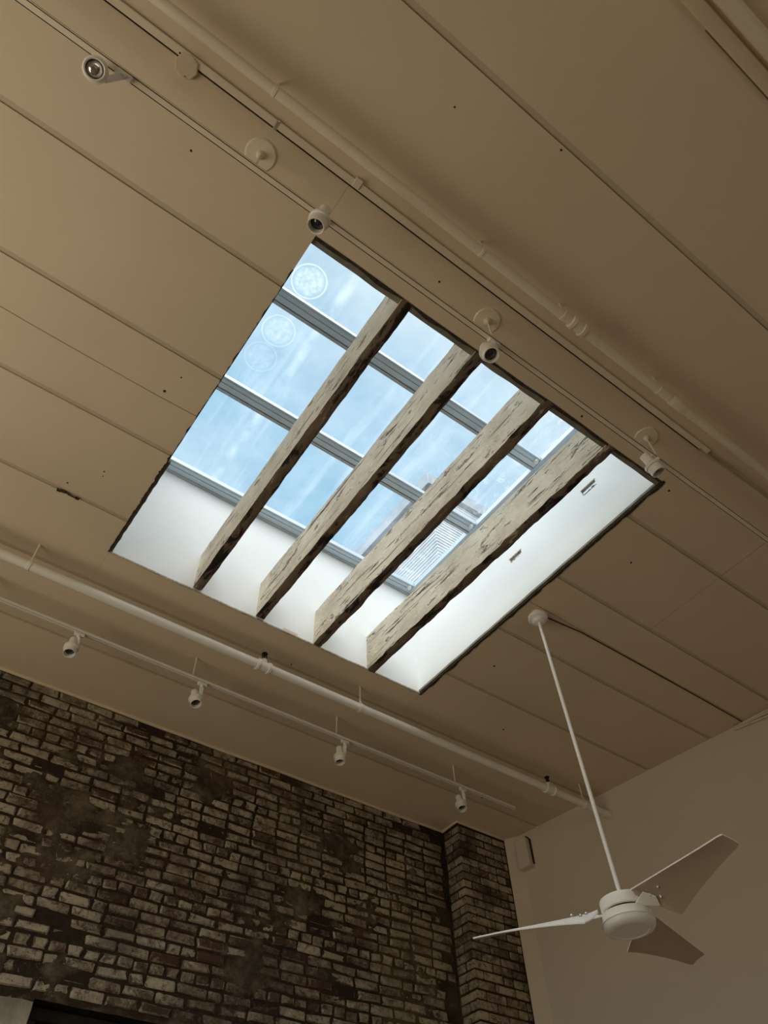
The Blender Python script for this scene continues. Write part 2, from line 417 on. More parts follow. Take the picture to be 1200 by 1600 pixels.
# walls
def wall_quad(name, p, q, mat, label, th=.12, ztop=CZ+.02):
    p = Vector(p); q = Vector(q); d = (q-p).normalized(); n = Vector((d.y, -d.x))*th
    vs = [(p.x,p.y,0),(q.x,q.y,0),(q.x+n.x,q.y+n.y,0),(p.x+n.x,p.y+n.y,0)]
    vs += [(a, b_, ztop) for a, b_, _ in vs]
    return struct(MB().add(vs, [(0,1,2,3),(7,6,5,4),(0,4,5,1),(1,5,6,2),(2,6,7,3),(3,7,4,0)]).build(name, mat), label)
# right wall: narrow return beside the pilaster, then the long plaster wall
PR = Vector((1.380*H, 1.296*H))
far = A + TW*8.6
outw = -NW
vs = []; path = [PR, A, far]
m = MB()
for a, q in ((PR, A), (A, far)):
    o1 = Vector((.35, .12))
    m.add([(a.x,a.y,0),(q.x,q.y,0),(q.x+.35,q.y+.05,0),(a.x+.35,a.y+.05,0),(a.x,a.y,CZ+.02),(q.x,q.y,CZ+.02),(q.x+.35,q.y+.05,CZ+.02),(a.x+.35,a.y+.05,CZ+.02)],
          [(0,1,2,3),(7,6,5,4),(0,4,5,1),(1,5,6,2),(2,6,7,3),(3,7,4,0)])
wr = struct(m.build('wall_right', 'wall', None, 10), 'plain cream plastered wall on the right behind the fan')
# left and front walls, with tall window openings for the daylight
m = MB()
for (ya, yb, za, zb) in ((YF, .6, 0, CZ+.02), (4.4, BY+.1, 0, CZ+.02), (.6, 4.4, 0, .9), (.6, 4.4, 4.3, CZ+.02)): m.box((XL-.12, ya, za), (XL, yb, zb))
struct(m.build('wall_left', 'wallroom'))
m = MB()
for (xa, xb, za, zb) in ((XL-.12, -2.6, 0, CZ+.02), (1.9, 7.0, 0, CZ+.02), (-2.6, 1.9, 0, .9), (-2.6, 1.9, 4.3, CZ+.02)): m.box((xa, YF-.12, za), (xb, YF, zb))
struct(m.build('wall_front', 'wallroom'))

# ------------------------------------------------------------------ brick wall
OX0, OX1, OZ = 1.20, 2.9, 3.262                      # dark opening at the lower left
PX0, PX1, PY = 1.219*H, 1.380*H, 1.297*H             # pilaster
spots = []
def spot(x, z, r, k=1): spots.append((x*H, EYE+z*H, r, k))
for (x, z, r) in ((.215, .80, .11), (.375, .865, .16), (.30, .77, .17), (.10, .83, .20), (.12, .9, .12), (.42, .74, .16), (.30, .66, .12), (.55, .9, .18), (.62, .77, .15),
                  (.78, .90, .2), (.92, .86, .16), (.80, .72, .16), (.98, .75, .16), (.70, .565, .14), (.36, .505, .10), (.22, .52, .13), (.25, .58, .10), (1.1, .88, .12), (1.12, .66, .14), (.88, .6, .12)): spot(x, z, r)
def smear(x, z):
    v = noise.fractal((x*2.4, z*3.6, 5.3), .8, 2.1, 5)*.75 - .30
    for (a, q, r, k) in spots:
        d = ((x-a)**2*.8 + (z-q)**2)/(r*r)
        if d < 4: v += .78*k*math.exp(-d*1.2)
    if 1.1 < x < 3.4 and z < OZ+.07: v += .5*(1-max(0, z-OZ)/.07)
    v += .30*noise.fractal((x*13, z*17, 2), .8, 2.1, 3)
    return max(0.0, min(1.0, v*1.5 + .12))
X0, X1, Z0, Z1, ST = -1.3, PX0, 2.5, CZ+.02, .0135
nx = int((X1-X0)/ST); nzc = int((Z1-Z0)/ST)
vs = []; at = []
for j in range(nzc+1):
    z = Z0 + (Z1-Z0)*j/nzc
    for i in range(nx+1):
        x = X0 + (X1-X0)*i/nx; s = smear(x, z)
        vs.append((x, BY + .011 - s*.0165 + .0030*noise.fractal((x*14, z*14, 0), .8, 2, 3), z)); at.append(s)
fs = []
for j in range(nzc):
    for i in range(nx):
        xc = X0 + (X1-X0)*(i+.5)/nx; zc = Z0 + (Z1-Z0)*(j+.5)/nzc
        if OX0 < xc < OX1 and zc < OZ: continue
        a = j*(nx+1)+i; fs.append((a, a+1, a+nx+2, a+nx+1))
m = MB(); m.add(vs, fs); m.box((X0, BY+.10, OZ), (X1+.8, BY+.22, Z1)); m.box((X0, BY+.10, 0), (OX0, BY+.22, OZ)); m.box((OX1, BY+.10, 0), (X1+.8, BY+.22, OZ))
m.box((XL, BY+.02, 0), (X0+.01, BY+.22, Z1)); m.box((X0, BY+.012, 0), (OX0, BY+.1, Z0)); m.box((OX1, BY+.012, 0), (X1, BY+.1, Z0))
wallb = m.build('wall_back', 'mortar', None, 60); struct(wallb, 'old brick back wall with worn limewash and smeared mortar')
at2 = wallb.data.attributes.new('smear', 'FLOAT', 'POINT')
at2.data.foreach_set('value', at + [0.0]*(len(wallb.data.vertices)-len(at)))

def brick_geo(L, Hh, D, seed, axis='y'):
    """a worn brick; its face looks towards -Y (or -X), rounded and chipped; 38 triangles"""
    rr = random.Random(seed); c_ = .007; l, h = L/2, Hh/2
    ring = [(-l+c_, -h), (l-c_, -h), (l, -h+c_), (l, h-c_), (l-c_, h), (-l+c_, h), (-l, h-c_), (-l, -h+c_)]
    J = lambda q: rr.uniform(-q, q)
    c2 = [rr.uniform(.0, .016) if rr.random() < .35 else 0 for _ in ring]
    mid = [(a*(1-c2[i]/l)+J(.004), D*.55, b_*(1-c2[i]*.5/h)+J(.004)) for i, (a, b_) in enumerate(ring)]
    frt = [(m_[0]*(1-.012/l), J(.0045), m_[2]*(1-.0075/h)) for m_ in mid]
    bck = [(m_[0], D, m_[2]) for m_ in mid]
    mid = [(a, .007, b_) for a, _, b_ in mid]
    vs = frt + mid + bck; fs = [tuple(range(8))]
    for q in (0, 8):
        for k in range(8): fs.append((q+k, q+(k+1) % 8, q+8+(k+1) % 8, q+8+k))
    if axis == 'x': vs = [(y, -x, z) for x, y, z in vs]
    return vs, fs
PITCH, BL, BH, BJ = .0705, .203, .057, .010
pool = {}
for kind, L in (('s', BL), ('h', .096)):
    for q in range(14):
        vs_, fs_ = brick_geo(L*random.uniform(.965, 1.02), BH*random.uniform(.95, 1.05), .03, 100+q+(50 if kind == 'h' else 0))
        pool[kind, q] = MB().add(vs_, fs_).mesh('brick', 'brick', 30)
cand = []
row = 0; z = Z0 + .05
while z < CZ - .02:
    hd = (row % 6 == 2); L = .096 if hd else BL
    x = X0 + ((.5*(BL+BJ) if row % 2 else 0) if not hd else .03) + random.uniform(-.02, .02)
    while x + L < PX0 - .006:
        if random.random() < .06 and not hd: L2, kd = .096, 'h'
        else: L2, kd = L, 'h' if hd else 's'
        xc = x + L2/2
        if not (OX0-.02-L2/2 < xc < OX1+L2/2 and z < OZ+.055) and x + L2 < PX0-.004 and not (xc - L2/2 < OX0 and z < OZ+.03):
            cand.append((xc, z + random.uniform(-.003, .003), kd))
        x += L2 + BJ*random.uniform(.8, 1.35)
    z += PITCH; row += 1
def pix(p):
    d = Vector(p) - Vector((0, 0, EYE)); k = d.dot(cz); return (600 + FPX*d.dot(cx)/k, 800 + FPX*d.dot(cy)/k, k)
sc_ = []
for (x, zz, kd) in cand:
    u, v_, k = pix((x, BY, zz)); vis = -10 < u < 1210 and -10 < v_ < 1610
    s_ = smear(x, zz)
    sc_.append(((1 if vis else 0)*(2.0 if kd == 's' else 1.0)/k*(1-.35*s_), x, zz, kd))
sc_.sort(reverse=True)
rest = MB()
for i, (s_, x, zz, kd) in enumerate(sc_):
    me = pool[kd, random.randrange(14)]; y = BY + random.uniform(-.003, .005) + (.009 if random.random() < .07 else 0)
    if i < 300:
        o = bpy.data.objects.new('brick', me); C.objects.link(o); o.parent = wallb; o.location = (x, y, zz); o.rotation_euler = (0, random.uniform(-.012, .012), 0)
    else:
        rest.add([(v.co.x+x, v.co.y+y, v.co.z+zz) for v in me.vertices], [tuple(p.vertices) for p in me.polygons])
ro = rest.build('brickwork', 'brick', wallb, 30); ro['kind'] = 'stuff'

# pilaster in the corner, its bricks one by one
pm = MB().box((PX0+.008, PY+.008, 2.4), (PX1+.2, BY+.1, CZ+.01)).build('pilaster', 'mortar', wallb)
z = 2.6; row = 0
while z < CZ - .03:
    ordr = [('x', .096), ('y', .203), ('y', .203), ('y', .096)] if row % 2 else [('x', .203), ('y', .096), ('y', .203), ('y', .203)]
    zz = z + random.uniform(-.003, .003)
    side = ordr[0][1]; rr = random.Random(row*7)
    # side face bricks (look towards -X): the far one and the corner one
    yb = PY
    first = True
    for L in ([.200] if row % 2 else [.094, .094]):
        L = L if L != .200 else .198
        if yb + L > BY - .004: L = BY - .006 - yb
        if first:
            xw = .094 if row % 2 else .203     # corner brick wraps onto the front: a full block
            k = MB(); j = lambda q=.004: rr.uniform(-q, q)
            k.box((PX0+j(.003), PY+j(.003), zz-BH/2+j(.002)), (PX0+xw+j(), PY+L+j(), zz+BH/2+j(.002)), .006); k.build('brick', 'brick', pm, 30); xs = PX0 + xw + BJ
            first = False
        else:
            k = MB().box((PX0+rr.uniform(-.003, .003), yb, zz-BH/2), (PX0+.05, yb+L, zz+BH/2), .006); k.build('brick', 'brick', pm, 30)
        yb += L + BJ
    while xs < PX1 - .02:
        L = min(.203, PX1 - .002 - xs)
        if row % 3 == 1 and xs > PX0+.25: L = min(.096, L)
        k = MB().box((xs, PY+rr.uniform(-.003, .004), zz-BH/2+rr.uniform(-.003, .003)), (xs+L, PY+.05, zz+BH/2+rr.uniform(-.003, .003)), .006); k.build('brick', 'brick', pm, 30)
        xs += L + BJ*rr.uniform(.8, 1.3)
    z += PITCH; row += 1

# dark opening with its pale stone jamb
m = MB(); m.box((OX0, BY+.24, 1.9), (OX1, BY+.28, OZ)); m.box((OX0-.02, BY+.02, 1.9), (OX0, BY+.28, OZ)); m.box((OX1, BY+.02, 1.9), (OX1+.02, BY+.28, OZ)); m.box((OX0, BY+.02, OZ-.001), (OX1, BY+.28, OZ+.02))
d1 = struct(m.build('door_1', 'black'), 'dark opening low in the brick wall')
MB().box((OX0+.01, BY+.10, OZ-.07), (OX1-.01, BY+.17, OZ-.004), .006).build('frame_head', 'dark_wood', d1)
MB().box((OX0+.01, BY+.10, 1.9), (OX0+.07, BY+.17, OZ-.07), .006).build('frame_side', 'dark_wood', d1)
def lump(a, q, n, amp, seed):
    bm = bmesh.new(); bmesh.ops.create_cube(bm, size=1); bmesh.ops.subdivide_edges(bm, edges=bm.edges[:], cuts=n, use_grid_fill=True)
    k = MB()
    for v in bm.verts:
        p = Vector([a[i]+(v.co[i]+.5)*(q[i]-a[i]) for i in range(3)]); v.co = p + noise.noise_vector(p*7+Vector((seed, 0, 0)))*amp
    bm.verts.index_update(); k.add([v.co.copy() for v in bm.verts], [tuple(v.index for v in f.verts) for f in bm.faces]); bm.free(); return k
lump((.62, BY-.012, 2.95), (OX0-.005, BY+.12, 3.235), 7, .012, 1).build('jamb_stone', 'stone', wallb, 50)
lump((.1, BY-.012, 2.5), (OX0-.005, BY+.12, 2.935), 7, .012, 3).build('jamb_stone', 'stone', wallb, 50)

# painted caulk bead where the ceiling meets the brick
pts = []
for i in range(56):
    x = -1.3 + (PX0+1.3)*i/55; pts.append((x, BY-.006+.004*noise.noise((x*2.3, 1, 1)), CZ-.007+.006*noise.noise((x*1.7, 5, 2))))
pts[-1] = (PX0-.008, BY-.006, CZ-.006); pts += [(PX0-.010, PY+.05, CZ-.005), (PX0-.010, PY-.010, CZ-.005), (PX0+.2, PY-.009, CZ-.006), (PX1, PY-.008, CZ-.006)]
struct(MB().tube(pts, .013, 8).build('trim_1', 'ceiling'))

# ------------------------------------------------------------------ skylight glazing
win = MB()
BARS = [.285, .5, .715, .93]
win.box((SX1-.056, SY0, GZ), (SX1+.002, SY1, GZ+.05)); win.box((SX0-.002, SY0, GZ), (SX0+.05, SY1, GZ+.05))
window = struct(win.build('window_1', 'alu'), 'roof skylight of dusty clear panes in grey aluminium bars')
for k, yb in enumerate(BARS):
    e = yb*H; m = MB()
    if k < 3:
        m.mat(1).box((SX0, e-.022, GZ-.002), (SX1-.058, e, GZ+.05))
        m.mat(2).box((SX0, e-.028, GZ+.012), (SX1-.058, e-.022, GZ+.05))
        e2 = e-.028
    else:
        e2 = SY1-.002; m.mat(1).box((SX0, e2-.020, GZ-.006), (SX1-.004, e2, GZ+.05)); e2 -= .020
    m.mat(0).box((SX0, e2-.040, GZ+.002), (SX1-.058, e2, GZ+.05))
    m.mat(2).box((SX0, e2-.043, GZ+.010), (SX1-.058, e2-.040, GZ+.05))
    m.mat(0).box((SX0, e2-.072, GZ+.006), (SX1-.058, e2-.043, GZ+.05))
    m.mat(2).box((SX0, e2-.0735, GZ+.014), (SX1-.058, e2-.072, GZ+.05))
    m.mat(0).box((SX0, e2-.088, GZ+.010), (SX1-.058, e2-.0735, GZ+.05))
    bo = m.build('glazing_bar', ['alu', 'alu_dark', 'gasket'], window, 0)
    if k: MB().lathe((SX1-.085, e2-.055, GZ-.016), (0, 0, 1), [(0, .010), (.006, .019), (.026, .021)], 14).build('end_cap', 'white', bo)
edges = [SY0] + [q*H for q in BARS]
for k in range(3):
    MB().box((SX0+.01, BARS[k]*H-.015, GZ+.056), (SX1-.01, BARS[k+1]*H-.105 if k < 2 else SY1-.10, GZ+.064)).build('pane', 'glass', window, 0)
MB().box((SX0+.01, SY0-.02, GZ+.056), (SX1-.01, BARS[0]*H-.10, GZ+.064)).build('pane', 'glass', window, 0)

# neighbouring building seen through the dusty panes
nb = thing('building', 'pale boarded neighbouring building seen through the lower right skylight panes', 'building', (7.86, 7.92, 0))
bz = EYE + 16
MB().box((.06, .06, 5.6), (9, 12, bz-.5)).build('wall', 'building', nb)
k = MB().box((-.12, -.12, bz-.5), (9.1, 12.1, bz), .02); k.build('coping', 'coping', nb)
for q in range(60):
    zz = bz - .5 - q*.12
    MB().add([(0, 0, zz-.12), (9, 0, zz-.12), (9, .010, zz), (.010, .010, zz), (0, 12, zz-.12), (.010, 12, zz)], [(0,1,2,3),(4,0,3,5)]).build('siding_board', 'building', nb, 0)
MB().box((XL-.3, YF-.3, CZ+.161), (SX0-.05, BY+.3, CZ+.2)).build('roof_felt', 'roof', ceiling)

# ================================================================== THINGS
# old joists crossing the skylight
BW, BHT = .066, .335
def joist(name, xs, zs, label, seed):
    n, L0, L1 = 84, SY0+.002, SY1+.002
    t = []
    nzv = 8; nxv = 3
    for i in range(n+1):
        y = L0 + (L1-L0)*i/n; u = i/n
        xc = (xs[0]*(1-u) + xs[1]*u)*H; zb = EYE + H*(zs[0]*(1-u) + zs[1]*u)
        ring = []
        for k in range(nzv): ring.append((-BW/2, BHT*(1-k/nzv)))
        for k in range(nxv): ring.append((-BW/2 + BW*k/nxv, 0))
        for k in range(nzv): ring.append((BW/2, BHT*k/nzv))
        for k in range(nxv): ring.append((BW/2 - BW*k/nxv, BHT))
        for (a, c_) in ring:
            low = c_ < .01
            e = (noise.noise((y*5, seed, a*30))*.006 + noise.noise((y*16, seed+a*20, 3))*.006 + noise.noise((y*42, seed+a*20, 7))*.004)
            dz = e if low else noise.noise((y*3, seed, c_*9))*.003
            if low and abs(a) > BW*.4: dz += .005 + max(0, noise.noise((y*9, seed, a*50)))*.016
            da = noise.noise((y*7, c_*14, seed))*.0035 + noise.noise((y*26, c_*40, seed))*.0018
            t.append((xc + a + da, y, zb + c_ + dz))
    nr = 2*(nzv+nxv); m = MB()
    b0 = len(m.v); m.v += t
    for i in range(n):
        for k in range(nr):
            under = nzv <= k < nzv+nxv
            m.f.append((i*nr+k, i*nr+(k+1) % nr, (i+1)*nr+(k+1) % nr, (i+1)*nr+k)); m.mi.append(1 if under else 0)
    m.f.append(tuple(range(nr))); m.mi.append(0); m.f.append(tuple(range(n*nr, n*nr+nr))); m.mi.append(0)
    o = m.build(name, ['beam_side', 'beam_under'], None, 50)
    o['label'] = label; o['category'] = 'beam'; o['group'] = 'old joists across the skylight'
    return o
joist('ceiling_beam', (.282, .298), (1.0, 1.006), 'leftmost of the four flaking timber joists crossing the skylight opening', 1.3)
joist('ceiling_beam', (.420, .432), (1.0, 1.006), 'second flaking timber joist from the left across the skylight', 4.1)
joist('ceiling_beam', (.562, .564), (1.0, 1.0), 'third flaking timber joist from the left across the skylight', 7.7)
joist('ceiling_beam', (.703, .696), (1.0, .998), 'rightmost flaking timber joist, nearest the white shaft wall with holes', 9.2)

# upper pipe above the front track
py_, pz_ = .1545*H, EYE+.965*H
up = thing('pipe', 'cream painted steel pipe along the ceiling in front of the skylight, with a bulging coupling', 'pipe', (-2, py_, pz_))
MB().cyl((-2, 0, 0), (xr(py_)+2-.03, 0, 0), .024, 20).build('pipe_run', 'pipe', up)
xq = .489*H + 2
MB().lathe((xq-.055, 0, 0), (1, 0, 0), [(0, .024), (.004, .034), (.022, .036), (.026, .029), (.075, .030), (.079, .037), (.098, .036), (.102, .024)], 20).build('coupling', 'pipe', up)
xq = .715*H + 2
MB().lathe((xq-.10, 0, 0), (1, 0, 0), [(0, .0242), (.01, .029), (.11, .029), (.125, .0242)], 20).build('coupling', 'pipe', up)
for xx in (-.005, .31, .46, .66, 1.0):
    xq = xx*H + 2; k = MB().cyl((xq, -.012, .02), (xq, -.012, CZ-pz_+.004), .0045, 8); k.lathe((xq-.008, 0, 0), (1, 0, 0), [(0, .0245), (.001, .0275), (.015, .0275), (.016, .0245)], 18)
    k.build('hanger', 'pipe', up)

# flat raceway with its octagonal box, on the joint beside the upper pipe
rw_ = thing('cable_raceway', 'flat cream cable raceway with an octagonal box cover on the ceiling beside the pipe', 'raceway', (-2, .189*H, CZ))
MB().box((-1.6, -.017, -.016), (.84*H+2, .016, .001), .003).build('raceway', 'pipe', rw_)
k = MB(); k.lathe((-.101*H+2, .009*H, .001), (0, 0, -1), [(0, .050), (.024, .050), (.027, .046)], 8); k.build('box_cover', 'ceiling', rw_)
k = MB().cyl((-.113*H+2, .001*H, -.026), (-.113*H+2, .001*H, -.029), .004, 8); k.build('screw', 'black', rw_); MB().cyl((-.098*H+2, .019*H, -.026), (-.098*H+2, .019*H, -.029), .004, 8).build('screw', 'metal', rw_)
MB().box((.013*H+2, -.02, -.020), (.018*H+2, .024, 0), .004).build('clip', 'metal', rw_)
MB().box((.128*H+2, -.030, -.024), (.139*H+2, .012, 0), .004).build('clip', 'pipe', rw_)
MB().tube([(.82*H+2, .012, -.012), (.85*H+2, .022, -.016), (.875*H+2, .006, -.030), (.92*H+2, .002, -.034), (1.0*H+2, -.004, -.026), (1.12*H+2, 0, -.02), (1.3*H+2, 0, -.012)], .007, 8).build('loose_wire', 'cablew', rw_)
MB().tube([(-1.5, .0205, -.002), (0, .0205, -.002), (2, .0205, -.002), (.84*H+2, .0205, -.002)], .0045, 6).build('gap_shadow', 'cable', rw_)  # dark tube painting the gap's shadow along the raceway edge

# heating pipe and board at the very top right
hp = thing('heating_pipe', 'thick cream pipe beside a flat board at the upper right corner of the ceiling', 'pipe', (-1, -.212*H, CZ))
MB().box((-2.4, .009*H, -.018), (6.2, .026*H, .001), .004).build('board', 'ceiling', hp)
MB().cyl((-2.4, -.018, -.030), (6.2, -.018, -.030), .036, 20).build('pipe_run', 'pipe', hp)
MB().box((1.45*H+1-3.9, .0255*H, -.004), (6.2, .0275*H, .0005)).build('gap_line', 'seam', hp)

# track lights ------------------------------------------------------
def rail(name, x0, x1, y, z, stems, label, hw, disc, mat='pipe'):
    t = thing(name, label, 'track', (x0, y, z))
    L = x1-x0; k = MB()
    k.box((0, -hw, -.004), (L, hw, .010)); k.box((0, -hw+.0058, -.010), (L, hw-.0058, -.004)); k.box((0, -hw, -.010), (L, -hw+.0018, -.004)); k.box((0, hw-.0018, -.010), (L, hw, -.004))
    k.build('rail', mat, t, 0)
    for sg in (-1, 1): MB().box((0, sg*(hw-.0038)-.0019, -.0085), (L, sg*(hw-.0038)+.0019, -.0041)).build('slot', 'cable', t, 0)
    for xs in stems:
        st = MB().cyl((xs-x0, 0, .010), (xs-x0, 0, CZ-z+.001), .0055, 10); 
        so = st.build('stem', mat, t)
        if disc:
            MB().lathe((xs-x0, 0, CZ-z+.002), (0, 0, -1), [(0, .072), (.004, .072), (.010, .066), (.012, .02), (.026, .016), (.034, .008)], 28).build('canopy', mat, t)
    for e in (0, L):
        MB().box((e-.006, -hw-.001, -.011), (e+.006, hw+.001, .011)).build('end_cap', mat, t, 0)
    return t
UY, UZ = .2305*H, EYE+.928*H
LY, LZ = 1.110*H, EYE+.950*H
rail('lighting_track', -1.6, 5.2, UY, UZ, (.0165*H, .392*H, .735*H), 'cream track rail hung on disc canopies along the front edge of the skylight', .0165, True)
rail('lighting_track', -1.4, 1.235*H, LY, LZ, (-.02*H, .383*H, .722*H, 1.052*H), 'cream track rail hung on thin rods along the brick wall', .0135, False, 'pipe_white')
def spotlight(loc, d, trk, label, group, bulb=False):
    """loc: centre of the ring (world, above eye), trk: point under the rail"""
    loc = Vector((loc[0], loc[1], loc[2]+EYE)); d = Vector(d).normalized(); trk = Vector(trk)
    t = thing('track_spotlight', label, 'spotlight', trk, group)
    p = loc - trk
    MB().box((-.034, -.013, -.026), (.034, .013, 0), .004).build('adapter', 'white', t)
    sidev = Vector((0, 0, 1)).cross(d)
    sidev = sidev.normalized() if sidev.length > .05 else Vector((1, 0, 0))
    if sidev.dot(-p) < 0: sidev = -sidev
    q = p + sidev*.040 - d*.015
    k = MB().lathe((0, 0, -.024), (0, 0, -1), [(0, .013), (.018, .013), (.022, .010)], 14)
    top = Vector((0, 0, -.040)); ax = (q-top); 
    wv = ax.cross(d); wv = wv.normalized() if wv.length > 1e-3 else sidev
    uv = ax.normalized().cross(wv).normalized()
    def bar(a, bq, hw1, hw2):
        vs_ = [e + wv*i*hw1 + uv*j*hw2 for e in (a, bq) for i, j in ((-1,-1),(1,-1),(1,1),(-1,1))]
        return MB().add(vs_, [(0,1,2,3),(7,6,5,4),(0,4,5,1),(1,5,6,2),(2,6,7,3),(3,7,4,0)])
    k.build('swivel', 'white', t)
    bar(top + Vector((0, 0, .006)), q, .012, .007).build('arm', 'white', t)
    h = MB(); h.lathe(p, d, [(-.085, .024), (-.083, .0265), (-.030, .0265), (-.012, .040), (-.008, .0475), (.006, .0475), (.009, .0405), (.050, .0390), (.052, .037), (.050, .033), (.018, .031)], 28, True, False)
    h.build('lamp_head', 'white', t)
    if bulb: MB().lathe(p, d, [(.018, .031), (.030, .0305), (.040, .026), (.046, .017), (.049, .006)], 28).build('bulb', 'reflector', t)
    else: MB().lathe(p, d, [(.022, .0325), (.026, .024), (.036, .008)], 24).build('lens', 'lens', t)
    return t
ug, lg = 'spotlights on the front track', 'spotlights on the brick wall track'
spotlight((-0.597, 0.849, 3.215), (.099, -.255, -.962), (-.52, UY, UZ-.010), 'cream track spotlight at upper left with a shiny bulb, facing straight down', ug, True)
spotlight((0.382, 0.816, 3.215), (-.084, .348, -.934), (.405, UY, UZ-.010), 'cream track spotlight at the near left corner of the skylight', ug)
spotlight((1.373, 0.854, 3.215), (-.019, -.166, -.986), (1.40, UY, UZ-.010), 'cream track spotlight hanging in front of the second skylight joist', ug)
spotlight((2.534, 0.840, 3.215), (.396, -.037, -.917), (2.585, UY, UZ-.010), 'cream track spotlight tilted at the near right corner of the skylight', ug)
spotlight((.543, 4.002, 3.275), (.01, -.185, -.983), (.56, LY, LZ-.010), 'first small white spotlight from the left on the track by the brick wall', lg)
spotlight((1.443, 4.021, 3.275), (.088, -.327, -.941), (1.46, LY, LZ-.010), 'second small white spotlight from the left on the brick wall track', lg)
spotlight((2.656, 4.028, 3.275), (.003, -.092, -.996), (2.68, LY, LZ-.010), 'third small white spotlight from the left on the brick wall track', lg)
spotlight((3.850, 4.024, 3.275), (-.067, -.287, -.955), (3.865, LY, LZ-.010), 'rightmost small white spotlight, above the brick pilaster', lg)

# sprinkler pipe along the brick wall
sy, sz = .999*H, EYE+.945*H
sp = thing('sprinkler_pipe', 'long cream sprinkler pipe hung below the ceiling between skylight and brick wall', 'pipe', (-2, sy, sz))
MB().cyl((-.5, 0, 0), (xr(sy)+2-.01, 0, 0), .031, 24).build('pipe_run', 'pipe_white', sp)
def tee(x):
    k = MB().lathe((x-.055, 0, 0), (1, 0, 0), [(0, .031), (.003, .041), (.020, .042), (.024, .036), (.086, .036), (.090, .042), (.107, .041), (.110, .031)], 22)
    k.lathe((x, 0, .02), (0, 0, 1), [(0, .024), (.028, .024), (.030, .019), (.04, .018)], 16); k.build('tee_fitting', 'pipe_white', sp)
    k = MB().lathe((x, 0, .058), (0, 0, 1), [(0, .014), (.012, .014), (.014, .009), (.05, .006), (.052, .022), (.056, .022)], 14)
    for sgn in (-1, 1): k.tube([(x+sgn*.010, 0, .068), (x+sgn*.019, 0, .085), (x+sgn*.012, 0, .110)], .004, 6)
    k.build('sprinkler_head', 'rust', sp)
tee(.478*H+2); tee(1.245*H+2)
for xx in (.021, .706, 1.36):
    x = xx*H+2; k = MB().cyl((x, 0, .036), (x, 0, CZ-sz+.002), .0055, 8)
    k.lathe((x-.010, 0, 0), (1, 0, 0), [(0, .0315), (.001, .0350), (.019, .0350), (.020, .0315)], 22); k.lathe((x, 0, .030), (0, 0, 1), [(0, .012), (.02, .012), (.026, .0055)], 12)
    k.build('hanger', 'pipe_white', sp)
MB().lathe((xr(sy)+2-.012, 0, 0), (1, 0, 0), [(0, .036), (.006, .042), (.015, .044)], 20).build('wall_plate', 'wall', sp)

# ceiling fan -------------------------------------------------------
fx, fy = .8652*H, .6268*H
fan = thing('ceiling_fan', 'white three-blade ceiling fan hanging on a long rod at the right', 'fan', (fx, fy, CZ))
fan.rotation_euler = (-.0092, -.0124, 0)
MB().lathe((0, 0, .012), (0, 0, -1), [(0, .036), (.040, .036), (.042, .060), (.050, .068), (.064, .069), (.075, .064), (.083, .046), (.095, .042), (.106, .034), (.108, .020)], 32).build('canopy', 'fan', fan)
HT = -(1.0-.4635)*H - .024
MB().cyl((0, 0, -.085), (0, 0, HT-.01), .0112, 16).build('rod', 'fan', fan)
MB().lathe((0, 0, HT), (0, 0, -1), [(0, .02), (0, .104), (.003, .110), (.008, .112), (.054, .112), (.056, .108)], 44).build('motor_housing', 'fan', fan)
MB().lathe((0, 0, HT-.052), (0, 0, -1), [(0, .098), (.022, .098)], 36).build('gap_ring', 'black', fan)
MB().lathe((0, 0, HT-.070), (0, 0, -1), [(0, .112), (.002, .122), (.034, .124), (.036, .129), (.041, .129), (.043, .1245), (.060, .123), (.070, .115), (.076, .100), (.077, .088), (.073, .084), (.072, .01)], 44).build('lower_housing', 'fan', fan)
